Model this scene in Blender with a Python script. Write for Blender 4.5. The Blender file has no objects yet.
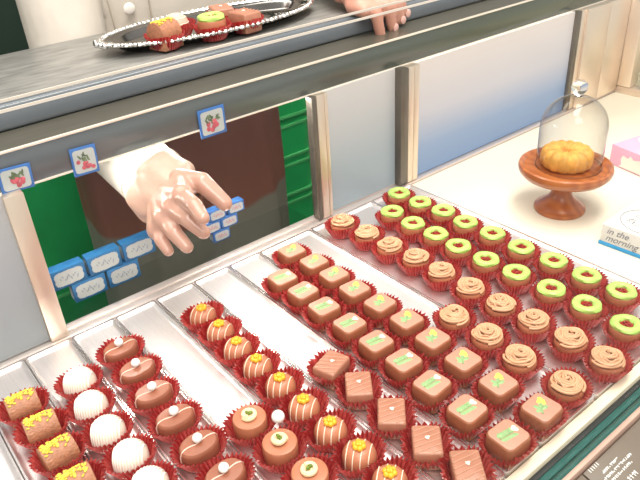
import bpy, bmesh, math, random
from mathutils import Vector, Matrix
random.seed(7)
PI = math.pi
scn = bpy.context.scene
COL = scn.collection

# ------------------------------------------------------------------ materials
def _new(name):
    m = bpy.data.materials.new(name); m.use_nodes = True
    nt = m.node_tree
    return m, nt, nt.nodes['Principled BSDF']

def mat(name, col, rough=.5, metal=0.0, var=.0, scale=60, bump=0.0, coat=0.0, spec=.5, sss=0.0, emit=None, stretch=None, bscale=None):
    m, nt, b = _new(name)
    b.inputs['Roughness'].default_value = rough
    b.inputs['Metallic'].default_value = metal
    b.inputs['Specular IOR Level'].default_value = spec
    b.inputs['Coat Weight'].default_value = coat
    b.inputs['Base Color'].default_value = (*col, 1)
    if sss:
        b.inputs['Subsurface Weight'].default_value = sss
        b.inputs['Subsurface Radius'].default_value = (.01, .004, .002)
        b.inputs['Subsurface Scale'].default_value = .5
    if emit:
        b.inputs['Emission Color'].default_value = (*emit[0], 1)
        b.inputs['Emission Strength'].default_value = emit[1]
    tc = nt.nodes.new('ShaderNodeTexCoord'); mp = nt.nodes.new('ShaderNodeMapping')
    nt.links.new(tc.outputs['Object'], mp.inputs['Vector'])
    if stretch: mp.inputs['Scale'].default_value = stretch
    nz = nt.nodes.new('ShaderNodeTexNoise'); nz.inputs['Scale'].default_value = scale; nz.inputs['Detail'].default_value = 4
    nt.links.new(mp.outputs['Vector'], nz.inputs['Vector'])
    if var:
        rp = nt.nodes.new('ShaderNodeValToRGB')
        rp.color_ramp.elements[0].position = .3; rp.color_ramp.elements[1].position = .7
        rp.color_ramp.elements[0].color = (*[max(0, c*(1-var)) for c in col], 1)
        rp.color_ramp.elements[1].color = (*[min(1, c*(1+var)) for c in col], 1)
        nt.links.new(nz.outputs['Fac'], rp.inputs['Fac']); nt.links.new(rp.outputs['Color'], b.inputs['Base Color'])
    if bump:
        n2 = nt.nodes.new('ShaderNodeTexNoise'); n2.inputs['Scale'].default_value = bscale or scale
        nt.links.new(mp.outputs['Vector'], n2.inputs['Vector'])
        bp = nt.nodes.new('ShaderNodeBump'); bp.inputs['Strength'].default_value = bump; bp.inputs['Distance'].default_value = .002
        nt.links.new(n2.outputs['Fac'], bp.inputs['Height']); nt.links.new(bp.outputs['Normal'], b.inputs['Normal'])
    return m

def ramp_z(name, stops, z0, z1, rough=.4, spec=.5, metal=0, ax='Z'):
    """colour that runs along one object axis (paints light into the doors, a reflection into the apron)"""
    m, nt, b = _new(name)
    b.inputs['Roughness'].default_value = rough; b.inputs['Specular IOR Level'].default_value = spec; b.inputs['Metallic'].default_value = metal
    tc = nt.nodes.new('ShaderNodeTexCoord'); sp = nt.nodes.new('ShaderNodeSeparateXYZ'); mr = nt.nodes.new('ShaderNodeMapRange')
    mr.inputs['From Min'].default_value = z0; mr.inputs['From Max'].default_value = z1
    rp = nt.nodes.new('ShaderNodeValToRGB')
    el = rp.color_ramp.elements
    el[0].position, el[0].color = stops[0][0], (*stops[0][1], 1)
    el[1].position, el[1].color = stops[-1][0], (*stops[-1][1], 1)
    for p, c in stops[1:-1]:
        e = el.new(p); e.color = (*c, 1)
    nt.links.new(tc.outputs['Object'], sp.inputs[0]); nt.links.new(sp.outputs[ax], mr.inputs['Value'])
    nt.links.new(mr.outputs[0], rp.inputs['Fac']); nt.links.new(rp.outputs['Color'], b.inputs['Base Color'])
    return m

def glass(name, tint=(1, 1, 1), refl=1.0, edge=.0, rough=.0):
    m = bpy.data.materials.new(name); m.use_nodes = True; nt = m.node_tree; nt.nodes.clear()
    out = nt.nodes.new('ShaderNodeOutputMaterial'); mx = nt.nodes.new('ShaderNodeMixShader')
    tr = nt.nodes.new('ShaderNodeBsdfTransparent'); gl = nt.nodes.new('ShaderNodeBsdfGlossy')
    gl.inputs['Roughness'].default_value = rough; tr.inputs['Color'].default_value = (*tint, 1)
    fr = nt.nodes.new('ShaderNodeLayerWeight'); fr.inputs['Blend'].default_value = .5
    p5 = nt.nodes.new('ShaderNodeMath'); p5.operation = 'POWER'; p5.inputs[1].default_value = 5.0
    mu = nt.nodes.new('ShaderNodeMath'); mu.operation = 'MULTIPLY_ADD'; mu.inputs[1].default_value = .5*refl; mu.inputs[2].default_value = .012*refl
    nt.links.new(fr.outputs['Facing'], p5.inputs[0]); nt.links.new(p5.outputs[0], mu.inputs[0]); nt.links.new(mu.outputs[0], mx.inputs['Fac'])
    src = tr.outputs[0]
    if edge:
        lw = nt.nodes.new('ShaderNodeLayerWeight'); lw.inputs['Blend'].default_value = .25
        pw = nt.nodes.new('ShaderNodeMath'); pw.operation = 'MULTIPLY'; pw.inputs[1].default_value = edge
        mc = nt.nodes.new('ShaderNodeMixRGB'); mc.inputs[1].default_value = (*tint, 1); mc.inputs[2].default_value = (.45, .42, .4, 1)
        nt.links.new(lw.outputs['Facing'], pw.inputs[0]); nt.links.new(pw.outputs[0], mc.inputs[0]); nt.links.new(mc.outputs[0], tr.inputs['Color'])
    nt.links.new(src, mx.inputs[1]); nt.links.new(gl.outputs[0], mx.inputs[2]); nt.links.new(mx.outputs[0], out.inputs['Surface'])
    return m

def solid_glass(name):
    m, nt, b = _new(name)
    b.inputs['Transmission Weight'].default_value = 1; b.inputs['IOR'].default_value = 1.45; b.inputs['Roughness'].default_value = .02
    nz = nt.nodes.new('ShaderNodeTexNoise'); nz.inputs['Scale'].default_value = 40
    rp = nt.nodes.new('ShaderNodeValToRGB'); rp.color_ramp.elements[0].color = (.93, .93, .92, 1)
    nt.links.new(nz.outputs['Fac'], rp.inputs['Fac']); nt.links.new(rp.outputs['Color'], b.inputs['Base Color'])
    return m

def paper(name, dark, light, tcol, rough=.22, pleats=34):
    """glassine paper: pleat highlights and shade painted in as lighter and darker streaks"""
    m, nt, b = _new(name)
    b.inputs['Roughness'].default_value = rough; b.inputs['Specular IOR Level'].default_value = .7
    tc = nt.nodes.new('ShaderNodeTexCoord'); sp = nt.nodes.new('ShaderNodeSeparateXYZ'); nt.links.new(tc.outputs['Object'], sp.inputs[0])
    at = nt.nodes.new('ShaderNodeMath'); at.operation = 'ARCTAN2'; nt.links.new(sp.outputs['Y'], at.inputs[0]); nt.links.new(sp.outputs['X'], at.inputs[1])
    ml = nt.nodes.new('ShaderNodeMath'); ml.operation = 'MULTIPLY'; ml.inputs[1].default_value = pleats; nt.links.new(at.outputs[0], ml.inputs[0])
    sn = nt.nodes.new('ShaderNodeMath'); sn.operation = 'SINE'; nt.links.new(ml.outputs[0], sn.inputs[0])
    nz = nt.nodes.new('ShaderNodeTexNoise'); nz.inputs['Scale'].default_value = 260; nt.links.new(tc.outputs['Object'], nz.inputs['Vector'])
    ad = nt.nodes.new('ShaderNodeMath'); ad.operation = 'MULTIPLY_ADD'; ad.inputs[1].default_value = .28; nt.links.new(sn.outputs[0], ad.inputs[0]); nt.links.new(nz.outputs['Fac'], ad.inputs[2])
    rp = nt.nodes.new('ShaderNodeValToRGB'); rp.color_ramp.elements[0].position = .25; rp.color_ramp.elements[1].position = .85
    rp.color_ramp.elements[0].color = (*dark, 1); rp.color_ramp.elements[1].color = (*light, 1)
    nt.links.new(ad.outputs[0], rp.inputs['Fac']); nt.links.new(rp.outputs['Color'], b.inputs['Base Color'])
    tl = nt.nodes.new('ShaderNodeBsdfTranslucent'); tl.inputs['Color'].default_value = (*tcol, 1)
    mx = nt.nodes.new('ShaderNodeMixShader'); mx.inputs['Fac'].default_value = .3
    out = nt.nodes['Material Output']
    nt.links.new(b.outputs[0], mx.inputs[1]); nt.links.new(tl.outputs[0], mx.inputs[2]); nt.links.new(mx.outputs[0], out.inputs['Surface'])
    return m

def wood(name, c1, c2):
    m, nt, b = _new(name)
    b.inputs['Roughness'].default_value = .28; b.inputs['Coat Weight'].default_value = .4
    tc = nt.nodes.new('ShaderNodeTexCoord'); wv = nt.nodes.new('ShaderNodeTexWave')
    wv.inputs['Scale'].default_value = 22; wv.inputs['Distortion'].default_value = 6; wv.inputs['Detail'].default_value = 3
    rp = nt.nodes.new('ShaderNodeValToRGB'); rp.color_ramp.elements[0].color = (*c1, 1); rp.color_ramp.elements[1].color = (*c2, 1)
    nt.links.new(tc.outputs['Object'], wv.inputs['Vector']); nt.links.new(wv.outputs['Fac'], rp.inputs['Fac']); nt.links.new(rp.outputs['Color'], b.inputs['Base Color'])
    return m

M = dict(
    milk=mat('milk_chocolate', (.34, .115, .055), .34, var=.08, scale=90, bump=.05, spec=.45),
    milk2=mat('pale_milk_chocolate', (.46, .165, .085), .36, var=.06, scale=90, spec=.45),
    milktop=mat('blonde_chocolate_top', (.53, .26, .18), .4, var=.05, scale=120),
    plain=mat('plain_milk_chocolate', (.43, .185, .115), .38, var=.1, scale=90, bump=.08),
    oval=mat('rosy_milk_chocolate', (.32, .11, .062), .3, var=.06, scale=80, spec=.5),
    logc=mat('rough_milk_chocolate', (.40, .17, .09), .45, var=.18, scale=300, bump=.5, bscale=500),
    white=mat('white_chocolate', (.80, .66, .54), .4, var=.03, scale=80, bump=.05),
    drizzle_w=mat('cream_drizzle', (.88, .74, .58), .4, var=.05),
    drizzle_ww=mat('white_drizzle', (.88, .82, .74), .4, var=.03),
    drizzle_p=mat('pale_pink_drizzle', (.80, .56, .46), .4, var=.05),
    drizzle_c=mat('chocolate_drizzle', (.54, .27, .18), .4, var=.05),
    cream=mat('piped_coffee_cream', (.66, .36, .20), .45, var=.08, scale=60, bump=.1),
    cream2=mat('pale_cream', (.85, .66, .40), .45, var=.06, scale=60),
    green=mat('pistachio_green_icing', (.45, .66, .15), .4, var=.12, scale=70),
    green_pale=mat('pale_green_icing', (.68, .77, .32), .4, var=.12, scale=70),
    jelly=mat('red_jelly', (.30, .02, .015), .15, var=.4, scale=300),
    orange=mat('orange_candy_flower', (.95, .42, .02), .4, var=.15, scale=200),
    yellow=mat('yellow_candy_flower', (.95, .62, .06), .4, var=.12, scale=200),
    pistachio=mat('pistachio_crumbs', (.72, .56, .06), .6, var=.4, scale=400),
    pist_dark=mat('pistachio_kernel', (.16, .22, .02), .5, var=.4, scale=300),
    print_green=mat('green_cocoa_print', (.26, .42, .18), .5, var=.2, scale=300),
    print_yellow=mat('yellow_cocoa_print', (.95, .75, .10), .5, var=.1, scale=300),
    print_white=mat('white_cocoa_print', (.80, .72, .62), .5, var=.05, scale=300),
    cup=paper('red_glassine_paper', (.26, .010, .014), (.66, .13, .115), (.80, .08, .07)),
    steel=mat('brushed_tray_steel', (.86, .80, .79), .40, metal=.9, var=.05, scale=30, bump=.05, stretch=(40, 1, 1), bscale=90),
    steel_rim=mat('tray_rim_steel', (.86, .80, .78), .25, metal=.9, var=.04, scale=30),
    rail=mat('brushed_rail_aluminium', (.80, .70, .66), .35, metal=.75, var=.05, scale=40, stretch=(1, 30, 30)),
    post=mat('champagne_aluminium', (.78, .66, .55), .36, metal=.8, var=.02, scale=30, stretch=(30, 30, 1)),
    post_dark=mat('dark_bronze_aluminium', (.16, .14, .115), .35, metal=.6, var=.1, scale=30),
    header=ramp_z('smoked_header_metal', [(0, (.15, .165, .19)), (.55, (.125, .14, .135)), (1, (.09, .105, .078))], .0, .75, .22, .6, .35, 'X'),
    ledge=mat('olive_bronze_ledge', (.12, .11, .085), .3, metal=.35, var=.12, scale=20, stretch=(1, 8, 8)),
    edge_line=mat('bright_trim_aluminium', (.95, .85, .74), .3, metal=.5, var=.02),
    stone=mat('grey_laminate', (.215, .21, .195), .3, var=.30, scale=120, spec=.6, stretch=(.25, 1, 1)),
    nosing=mat('slate_blue_nosing', (.14, .155, .175), .22, var=.08, scale=20, spec=.6),
    black=mat('black_rubber', (.012, .012, .014), .5, var=.2),
    teal=mat('teal_glass_edge', (.015, .10, .085), .2, var=.25, scale=30, stretch=(3, 30, 30), spec=.6),
    cream_rim=mat('cream_plastic_rim', (.86, .76, .58), .4, var=.05, scale=40),
    pinkstrip=mat('pinkish_aluminium_strip', (.55, .38, .30), .4, metal=.3, var=.1, scale=60),
    cabinet=mat('ivory_cabinet_laminate', (.7, .65, .56), .5, var=.04),
    board=mat('glossy_white_board', (.78, .715, .585), .26, var=.015, scale=12, spec=.5),
    led=mat('led_diffuser', (1, 1, 1), .5, emit=((1.0, .95, .88), 14.0)),
    frost=ramp_z('frosted_blue_light_fade', [(0, (.17, .27, .46)), (.28, (.24, .33, .51)), (.58, (.50, .50, .56)), (1, (.64, .59, .58))], .0, .165, .42),  # light and reflections on the frosted doors painted in as vertical fades
    frost_grey=ramp_z('frosted_grey_light_fade', [(0, (.29, .36, .40)), (.4, (.34, .39, .44)), (1, (.55, .53, .53))], .0, .165, .42),
    frost_dim=ramp_z('frosted_dim_light_fade', [(0, (.27, .30, .31)), (.6, (.34, .36, .39)), (1, (.42, .42, .43))], -.01, .165, .35),
    clear=glass('clear_pane', (.975, .985, .98), .55),
    dome=glass('dome_glass', (.985, .985, .98), 2.6, 1.0),
    solid_glass=solid_glass('solid_glass'),
    acrylic=glass('clear_acrylic', (.93, .94, .94), .6),
    wood=wood('varnished_beech', (.36, .095, .025), (.47, .145, .04)),
    cake=mat('golden_sponge', (.78, .38, .075), .55, var=.25, scale=90, bump=.35, bscale=350),
    silver=mat('polished_silver', (.85, .83, .80), .1, metal=1.0, var=.03, scale=20),
    silver_dark=mat('silver_platter_well', (.20, .19, .18), .12, metal=1.0, var=.25, scale=25),
    coat=mat('white_cotton_coat', (.58, .53, .46), .75, var=.05, scale=25, bump=.25, bscale=60),
    seam_fold=mat('coat_stitch_fold_shade', (.42, .36, .29), .7, var=.1),
    button=mat('pearl_button', (.80, .74, .68), .3, var=.04),
    apron=ramp_z('apron_painted_reflection', [(0, (.20, .20, .16)), (.48, (.20, .195, .155)), (.50, (.21, .085, .06)), (1, (.12, .058, .055))], -.33, .12, .6, .3),  # brown upper band is a reflection painted into the cloth colour
    trousers=mat('dark_trousers', (.03, .03, .03), .7, var=.2),
    skin=mat('skin', (.62, .30, .22), .45, var=.08, scale=40, sss=.15),
    gloved=mat('thin_vinyl_glove_over_skin', (.53, .30, .23), .3, var=.07, scale=60, sss=.1, bump=.15, bscale=130, coat=.3),
    glove_film=mat('glove_cuff_film', (.56, .36, .28), .35, var=.08, scale=60, bump=.3, bscale=120),
    nail=mat('fingernail', (.72, .42, .36), .25, var=.04),
    hair=mat('dark_hair', (.02, .014, .01), .5, var=.3, scale=200, stretch=(1, 1, .1)),
    eye=mat('eye_white', (.8, .78, .75), .2, var=.02), iris=mat('dark_iris', (.02, .012, .01), .1, var=.1), lip=mat('lip', (.5, .16, .13), .4, var=.05),
    wallgreen=mat('dark_green_wall_paint', (.006, .022, .012), .6, var=.2, scale=3),
    floor=mat('grey_floor_tile', (.22, .21, .20), .5, var=.1, scale=6),
    crate=mat('green_crate_plastic', (.016, .36, .10), .3, var=.15, scale=10, spec=.5),
    crate_rim=mat('green_crate_rim', (.10, .50, .18), .25, var=.1, scale=20),
    blue=mat('blue_card', (.045, .15, .42), .5, var=.15, scale=60),
    blue2=mat('bright_blue_card', (.03, .33, .66), .45, var=.08, scale=60),
    label=mat('white_label', (.44, .46, .45), .5, var=.05, scale=60),
    labelink=mat('grey_label_ink', (.25, .28, .33), .6, var=.2, scale=300),
    berry=mat('berry_red_print', (.50, .10, .13), .5, var=.4, scale=200),
    berryleaf=mat('leaf_print', (.12, .16, .09), .5, var=.4, scale=200),
    pinkbox=mat('pink_card', (.80, .42, .56), .5, var=.06, scale=30),
    creamprint=mat('cream_print', (.90, .83, .74), .5, var=.03, scale=30),
    whitebox=mat('white_card', (.72, .70, .66), .5, var=.02, scale=30),
    ink=mat('grey_script_ink', (.20, .20, .24), .6, var=.2, scale=200),
    card=mat('grey_price_card', (.155, .125, .095), .45, var=.08, scale=40),
    cardline=mat('card_edge', (.05, .04, .03), .5, var=.1),
    cardink=mat('white_card_ink', (.82, .80, .76), .6, var=.05),
    pearl=mat('glossy_white_ball', (.92, .90, .87), .25, var=.02),
    outwood=mat('beige_counter', (.66, .58, .42), .5, var=.1, scale=8),
    outolive=mat('olive_cupboard', (.13, .11, .07), .5, var=.25, scale=14, stretch=(3, 3, .3)),
)

# ------------------------------------------------------------------ mesh helpers
def bm_new(): return bmesh.new()

def mesh_of(bm, name, smooth=True, ang=38):
    me = bpy.data.meshes.new(name); bmesh.ops.recalc_face_normals(bm, faces=bm.faces[:]); bm.to_mesh(me); bm.free()
    if smooth:
        for p in me.polygons: p.use_smooth = True
        try: me.set_sharp_from_angle(angle=math.radians(ang))
        except Exception: pass
    return me

def obj(name, bm, m, parent=None, loc=None, rotz=0, smooth=True, ang=38):
    me = bm if isinstance(bm, bpy.types.Mesh) else mesh_of(bm, name, smooth, ang)
    if m is not None and not me.materials: me.materials.append(m)
    o = bpy.data.objects.new(name, me); COL.objects.link(o)
    if parent: o.parent = parent
    if loc is not None: o.location = loc
    if rotz: o.rotation_euler = (0, 0, rotz)
    return o

def tag(o, label, cat, group=None):
    o['label'] = label; o['category'] = cat
    if group: o['group'] = group
    return o

def thing(name, label, cat, loc=(0, 0, 0), rotz=0, group=None):
    o = bpy.data.objects.new(name, None); COL.objects.link(o)
    o.empty_display_size = .02; o.location = loc; o.rotation_euler = (0, 0, rotz)
    return tag(o, label, cat, group)

def structure(o): o['kind'] = 'structure'; return o

def copy_tree(root, loc, label, rotz=0, group=None):
    r = root.copy(); COL.objects.link(r); r.location = loc; r.rotation_euler = (0, 0, rotz); r['label'] = label
    if group: r['group'] = group
    for ch in list(root.children):
        c = ch.copy(); COL.objects.link(c); c.parent = r
        for g in list(ch.children):
            d = g.copy(); COL.objects.link(d); d.parent = c
    return r

def box(bm, x0, x1, y0, y1, z0, z1, bev=0.0, seg=2, mtx=None):
    r = bmesh.ops.create_cube(bm, size=1)
    vs = r['verts']
    for v in vs:
        v.co = Vector(((x0+x1)/2 + v.co.x*(x1-x0), (y0+y1)/2 + v.co.y*(y1-y0), (z0+z1)/2 + v.co.z*(z1-z0)))
    if bev:
        es = {e for v in vs for e in v.link_edges}
        res = bmesh.ops.bevel(bm, geom=list(es), offset=bev, segments=seg, affect='EDGES', profile=.5)
        vs = list({v for f in res['faces'] for v in f.verts} | {v for v in vs if v.is_valid})
    if mtx: bmesh.ops.transform(bm, matrix=mtx, verts=vs)
    return vs

def rings(bm, rs, cap0=True, cap1=True):
    """rs: list of rings (lists of points, equal length)"""
    L = [[bm.verts.new(p) for p in r] for r in rs]
    n = len(L[0])
    for a, b in zip(L, L[1:]):
        for i in range(n):
            bm.faces.new((a[i], a[(i+1) % n], b[(i+1) % n], b[i]))
    if cap0: bm.faces.new(L[0][::-1])
    if cap1: bm.faces.new(L[-1])
    return L

def circ(r, z, n, ry=None, cx=0, cy=0, e=2.0, ph=0):
    ry = r if ry is None else ry; out = []
    for i in range(n):
        t = 2*PI*i/n + ph; c, s = math.cos(t), math.sin(t)
        out.append((cx + r*math.copysign(abs(c)**(2/e), c), cy + ry*math.copysign(abs(s)**(2/e), s), z))
    return out

def lathe(bm, prof, n=40, sy=1.0, e=2.0, cx=0, cy=0, cap0=True, cap1=True):
    return rings(bm, [circ(r, z, n, r*sy, cx, cy, e) for r, z in prof], cap0, cap1)

def tube(bm, pts, r, n=8, closed=False, rads=None):
    pts = [Vector(p) for p in pts]; N = len(pts); rs = []
    prev = None
    for i, p in enumerate(pts):
        if closed: t = pts[(i+1) % N] - pts[i-1]
        else: t = pts[min(i+1, N-1)] - pts[max(i-1, 0)]
        if t.length < 1e-9: t = Vector((0, 0, 1))
        t.normalize()
        if prev is None:
            a = t.orthogonal().normalized()
        else:
            a = prev - t*prev.dot(t)
            a = a.normalized() if a.length > 1e-6 else t.orthogonal().normalized()
        prev = a; b = t.cross(a)
        rr = rads[i] if rads else r
        rs.append([p + (a*math.cos(2*PI*k/n) + b*math.sin(2*PI*k/n))*rr for k in range(n)])
    L = [[bm.verts.new(q) for q in ring] for ring in rs]
    M_ = N if closed else N-1
    for i in range(M_):
        A, B = L[i], L[(i+1) % N]
        for k in range(n): bm.faces.new((A[k], A[(k+1) % n], B[(k+1) % n], B[k]))
    if not closed:
        bm.faces.new(L[0][::-1]); bm.faces.new(L[-1])

def ball(bm, c, r, sx=1, sy=1, sz=1, u=14, v=9, rot=None):
    m = Matrix.Translation(c) @ (rot.to_4x4() if rot else Matrix.Identity(4)) @ Matrix.Diagonal((r*sx, r*sy, r*sz, 1))
    bmesh.ops.create_uvsphere(bm, u_segments=u, v_segments=v, radius=1, matrix=m)

def capsule(bm, a, b, ra, rb, n=16):
    a, b = Vector(a), Vector(b)
    ball(bm, a, ra, u=n, v=10); ball(bm, b, rb, u=n, v=10)
    tube(bm, [a, b], 0, n, rads=[ra, rb])

def remesh(bm, name, vox, smooth=4, m=None):
    """melt overlapping volumes into one continuous skin"""
    me = bpy.data.meshes.new(name); bm.to_mesh(me); bm.free()
    o = bpy.data.objects.new(name, me); COL.objects.link(o)
    r = o.modifiers.new('r', 'REMESH'); r.mode = 'VOXEL'; r.voxel_size = vox
    s = o.modifiers.new('s', 'SMOOTH'); s.iterations = smooth; s.factor = .5
    bpy.context.view_layer.update()
    dg = bpy.context.evaluated_depsgraph_get()
    out = bpy.data.meshes.new_from_object(o.evaluated_get(dg)); out.name = name
    bpy.data.objects.remove(o); bpy.data.meshes.remove(me)
    for p in out.polygons: p.use_smooth = True
    out.materials.clear()
    if m: out.materials.append(m)
    return out

ORD = ['first', 'second', 'third', 'fourth', 'fifth', 'sixth', 'seventh', 'eighth', 'ninth', 'tenth', 'eleventh']

# ------------------------------------------------------------------ camera
cam = bpy.data.cameras.new('camera'); camo = bpy.data.objects.new('camera', cam); COL.objects.link(camo)
R_ = Vector((.77503198, -.62930801, -.05741826)); U_ = Vector((.36393829, .3702314, .85467984)); F_ = Vector((.51659883, .68330091, -.51597046))
mw = Matrix(((R_.x, U_.x, -F_.x, 0), (R_.y, U_.y, -F_.y, 0), (R_.z, U_.z, -F_.z, .422), (0, 0, 0, 1)))
camo.matrix_world = mw
cam.sensor_width = 36; cam.lens = 660.758/640*36; cam.clip_start = .01; cam.clip_end = 50
scn.camera = camo

# ------------------------------------------------------------------ room
b = bm_new(); box(b, -3, 4, -3, 3, -.9, -.85); structure(obj('floor', b, M['floor']))
b = bm_new(); box(b, -3, 4, 1.9, 2.0, -.85, 2.2); structure(obj('wall_back', b, M['wallgreen']))

# ------------------------------------------------------------------ display case
case = thing('display_case', 'refrigerated glass-fronted display case with metal frame and frosted sliding doors', 'display case', (0, 0, -.85))
def cpart(name, bm, m, parent=case, **k):
    o = obj(name, bm, m, parent, **k)
    if parent is case: o.location = (0, 0, .85)
    return o
XL, XR = -.45, 1.165
b = bm_new(); box(b, XL, XR, .172, .60, -.85, -.02, .004); cpart('base_cabinet', b, M['cabinet'])
b = bm_new(); box(b, XL, XR, .186, .600, -.02, -.010); cpart('deck', b, M['rail'])
b = bm_new()
box(b, XL, XR, .586, .597, -.012, .0035, .0012); box(b, XL, XR, .5975, .609, -.012, .0045, .0012)
cpart('rear_rail', b, M['rail'])
b = bm_new(); box(b, XL, XR, .1772, .1865, -.02, .0015, .001); cpart('front_rim', b, M['cream_rim'])
b = bm_new(); box(b, XL, XR, .1722, .1770, -.02, -.004, .0005); cpart('gasket', b, M['black'])
b = bm_new(); box(b, XL, XR, .1592, .1640, -.02, -.002, .0008); box(b, XL, XR, .1662, .1718, -.02, -.003, .0008); box(b, XL, XR, .1638, .1664, -.02, -.006); cpart('bottom_channel', b, M['teal'])
b = bm_new(); box(b, XL, XR, .1545, .1588, -.03, .001, .0008); cpart('outer_trim', b, M['pinkstrip'])
# header
hd = bm_new(); box(hd, XL, XR+.1, .600, .672, .1685, .2042, .0015); header = cpart('header_beam', hd, M['header'])
b = bm_new(); box(b, XL, XR+.1, .6005, .6485, .2043, .2052); cpart('header_ledge', b, M['ledge'], header)
b = bm_new(); box(b, XL, XR+.1, .5988, .6012, .2030, .2056, .0006); box(b, XL, XR+.1, .5988, .6008, .1672, .1692, .0005); cpart('bright_trim', b, M['edge_line'], header)
# LED strip under the header
b = bm_new(); box(b, -.30, 1.03, .606, .622, .1663, .1685, .0005); cpart('light_strip', b, M['led'])
# posts
def post(x0, x1, y0, y1, m, top=.1685):
    b = bm_new(); box(b, x0, x1, y0, y1, .0045, top, .0012); return cpart('post', b, m)
post(.0975, .1155, .588, .600, M['post'])
for a, c, m in ((.4475, .4545, 'post_dark'), (.4548, .4660, 'post'), (.4663, .4715, 'post')): post(a, c, .590, .602, M[m])
for a, c, m in ((.590, .6035, 'post_dark'), (.6038, .6140, 'post'), (.6143, .6240, 'post')): post(a, c, .586, .600, M[m])
for a, c, m in ((.985, .996, 'post_dark'), (.9965, 1.0085, 'post'), (1.009, 1.075, 'post'), (1.0754, 1.138, 'post')):
    post(a, c, .588 if a < 1.0 else .584, .602, M[m], .1685)
# doors
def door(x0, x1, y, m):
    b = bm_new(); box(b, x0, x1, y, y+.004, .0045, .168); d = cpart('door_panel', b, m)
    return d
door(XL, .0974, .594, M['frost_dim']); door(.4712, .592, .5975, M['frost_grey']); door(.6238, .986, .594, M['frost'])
# right end
b = bm_new(); box(b, 1.139, 1.165, .186, .600, -.012, .012, .002); ef = cpart('end_frame', b, M['post'])
b = bm_new(); box(b, 1.139, 1.165, .560, .600, .012, .1685, .002); cpart('end_post', b, M['post'], ef)
b = bm_new(); box(b, 1.150, 1.154, .187, .560, .012, .30); cpart('end_glass', b, M['clear'])
# front glass
b = bm_new(); box(b, XL, XR, .1595, .1675, .0, .3735); fg = cpart('front_glass', b, M['clear'])
b = bm_new(); box(b, XL, XR, .1593, .1597, .3731, .3738); box(b, XL, XR, .1672, .1677, .3731, .3738); cpart('polished_edge', b, M['edge_line'], fg)

# neighbouring units beyond the right end
b = bm_new(); box(b, 1.30, 2.2, .2, 1.2, -.85, .03, .005); tag(obj('side_counter', b, M['outwood']), 'beige side counter beyond the right end of the display case', 'counter')
b = bm_new()
box(b, 1.5, 2.6, 1.25, 1.7, -.85, .75, .005)
cup_ = obj('cupboard', b, M['outolive']); tag(cup_, 'olive brown cupboard standing behind the side counter at right', 'cupboard')

# ------------------------------------------------------------------ service counter behind
ct = thing('service_counter', 'grey laminate service counter top behind the display case header', 'counter', (0, .75, .2052))
b = bm_new(); box(b, XL, XR+.10, -.09, .096, .001, .024, .001); obj('countertop', b, M['stone'], ct)
b = bm_new(); box(b, XL, XR+.10, -.1015, -.0895, .0, .0245, .004, 3); obj('nosing', b, M['nosing'], ct)
b = bm_new(); box(b, 1.06, XR+.08, -.075, .09, -1.0552, .001, .002); obj('support', b, M['post_dark'], ct)

# ------------------------------------------------------------------ trays and board
E = [-.0275, .02, .0673, .1148, .1623, .2098, .2573, .3048, .348, .4265, .5325, .606]
TL = ['empty steel tray at the far left edge of the display', 'steel tray under the pistachio-topped chocolate logs', 'steel tray under the row of white chocolate domes',
      'steel tray under the row of ovals topped by white balls', 'steel tray under the chocolates topped with cream and pistachio', 'steel tray under the row of orange-flower chocolates',
      'steel tray under the plain rectangular chocolates', 'steel tray under the squares printed with green leaves', 'wide steel tray under the squares printed with yellow flowers',
      'wide steel tray under the long row of coffee cream swirls', 'steel tray under the outer green-ring row, beside the white board']
def rrect(x0, x1, y0, y1, r, z, n=4):
    out = []
    for cx, cy, a0 in ((x1-r, y1-r, 0), (x0+r, y1-r, PI/2), (x0+r, y0+r, PI), (x1-r, y0+r, 1.5*PI)):
        for k in range(n+1):
            a = a0 + PI/2*k/n; out.append((cx+r*math.cos(a), cy+r*math.sin(a), z))
    return out
for i in range(len(E)-1):
    x0, x1 = E[i]+.0004, E[i+1]-.0004; y0, y1 = .188, .5848
    w = x1-x0; cx = (x0+x1)/2; cy = (y0+y1)/2; hx, hy = w/2, (y1-y0)/2
    t = thing('confectionery_tray', TL[i], 'tray', (cx, cy, -.0098), 0, 'steel confectionery trays')
    b = bm_new()
    rs = [rrect(-hx+d, hx-d, -hy+d, hy-d, max(.0035-d*.5, .001), z) for d, z in
          ((.0022, .0002), (0, .0035), (0, .0118), (.0006, .0126), (.0016, .0126), (.0022, .0118), (.0042, .0098), (.006, .0096))]
    rings(b, rs)
    obj('tray_body', b, M['steel'], t, ang=60)
    b = bm_new(); rs = [rrect(-hx+d, hx-d, -hy+d, hy-d, .003, z) for d, z in ((.0002, .0124), (.0002, .0131), (.0018, .0131), (.0018, .0124))]
    rings(b, rs, True, True) if False else rings(b, rs+[rs[0]], False, False)
    bmesh.ops.remove_doubles(b, verts=b.verts[:], dist=1e-6)
    obj('rolled_rim', b, M['steel_rim'], t, ang=60)
b = bm_new(); box(b, .6065, 1.1385, .188, .5848, -.0098, .0004, .0012)
tag(obj('display_board', b, M['board']), 'glossy white board covering the right part of the display deck', 'board')

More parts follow.
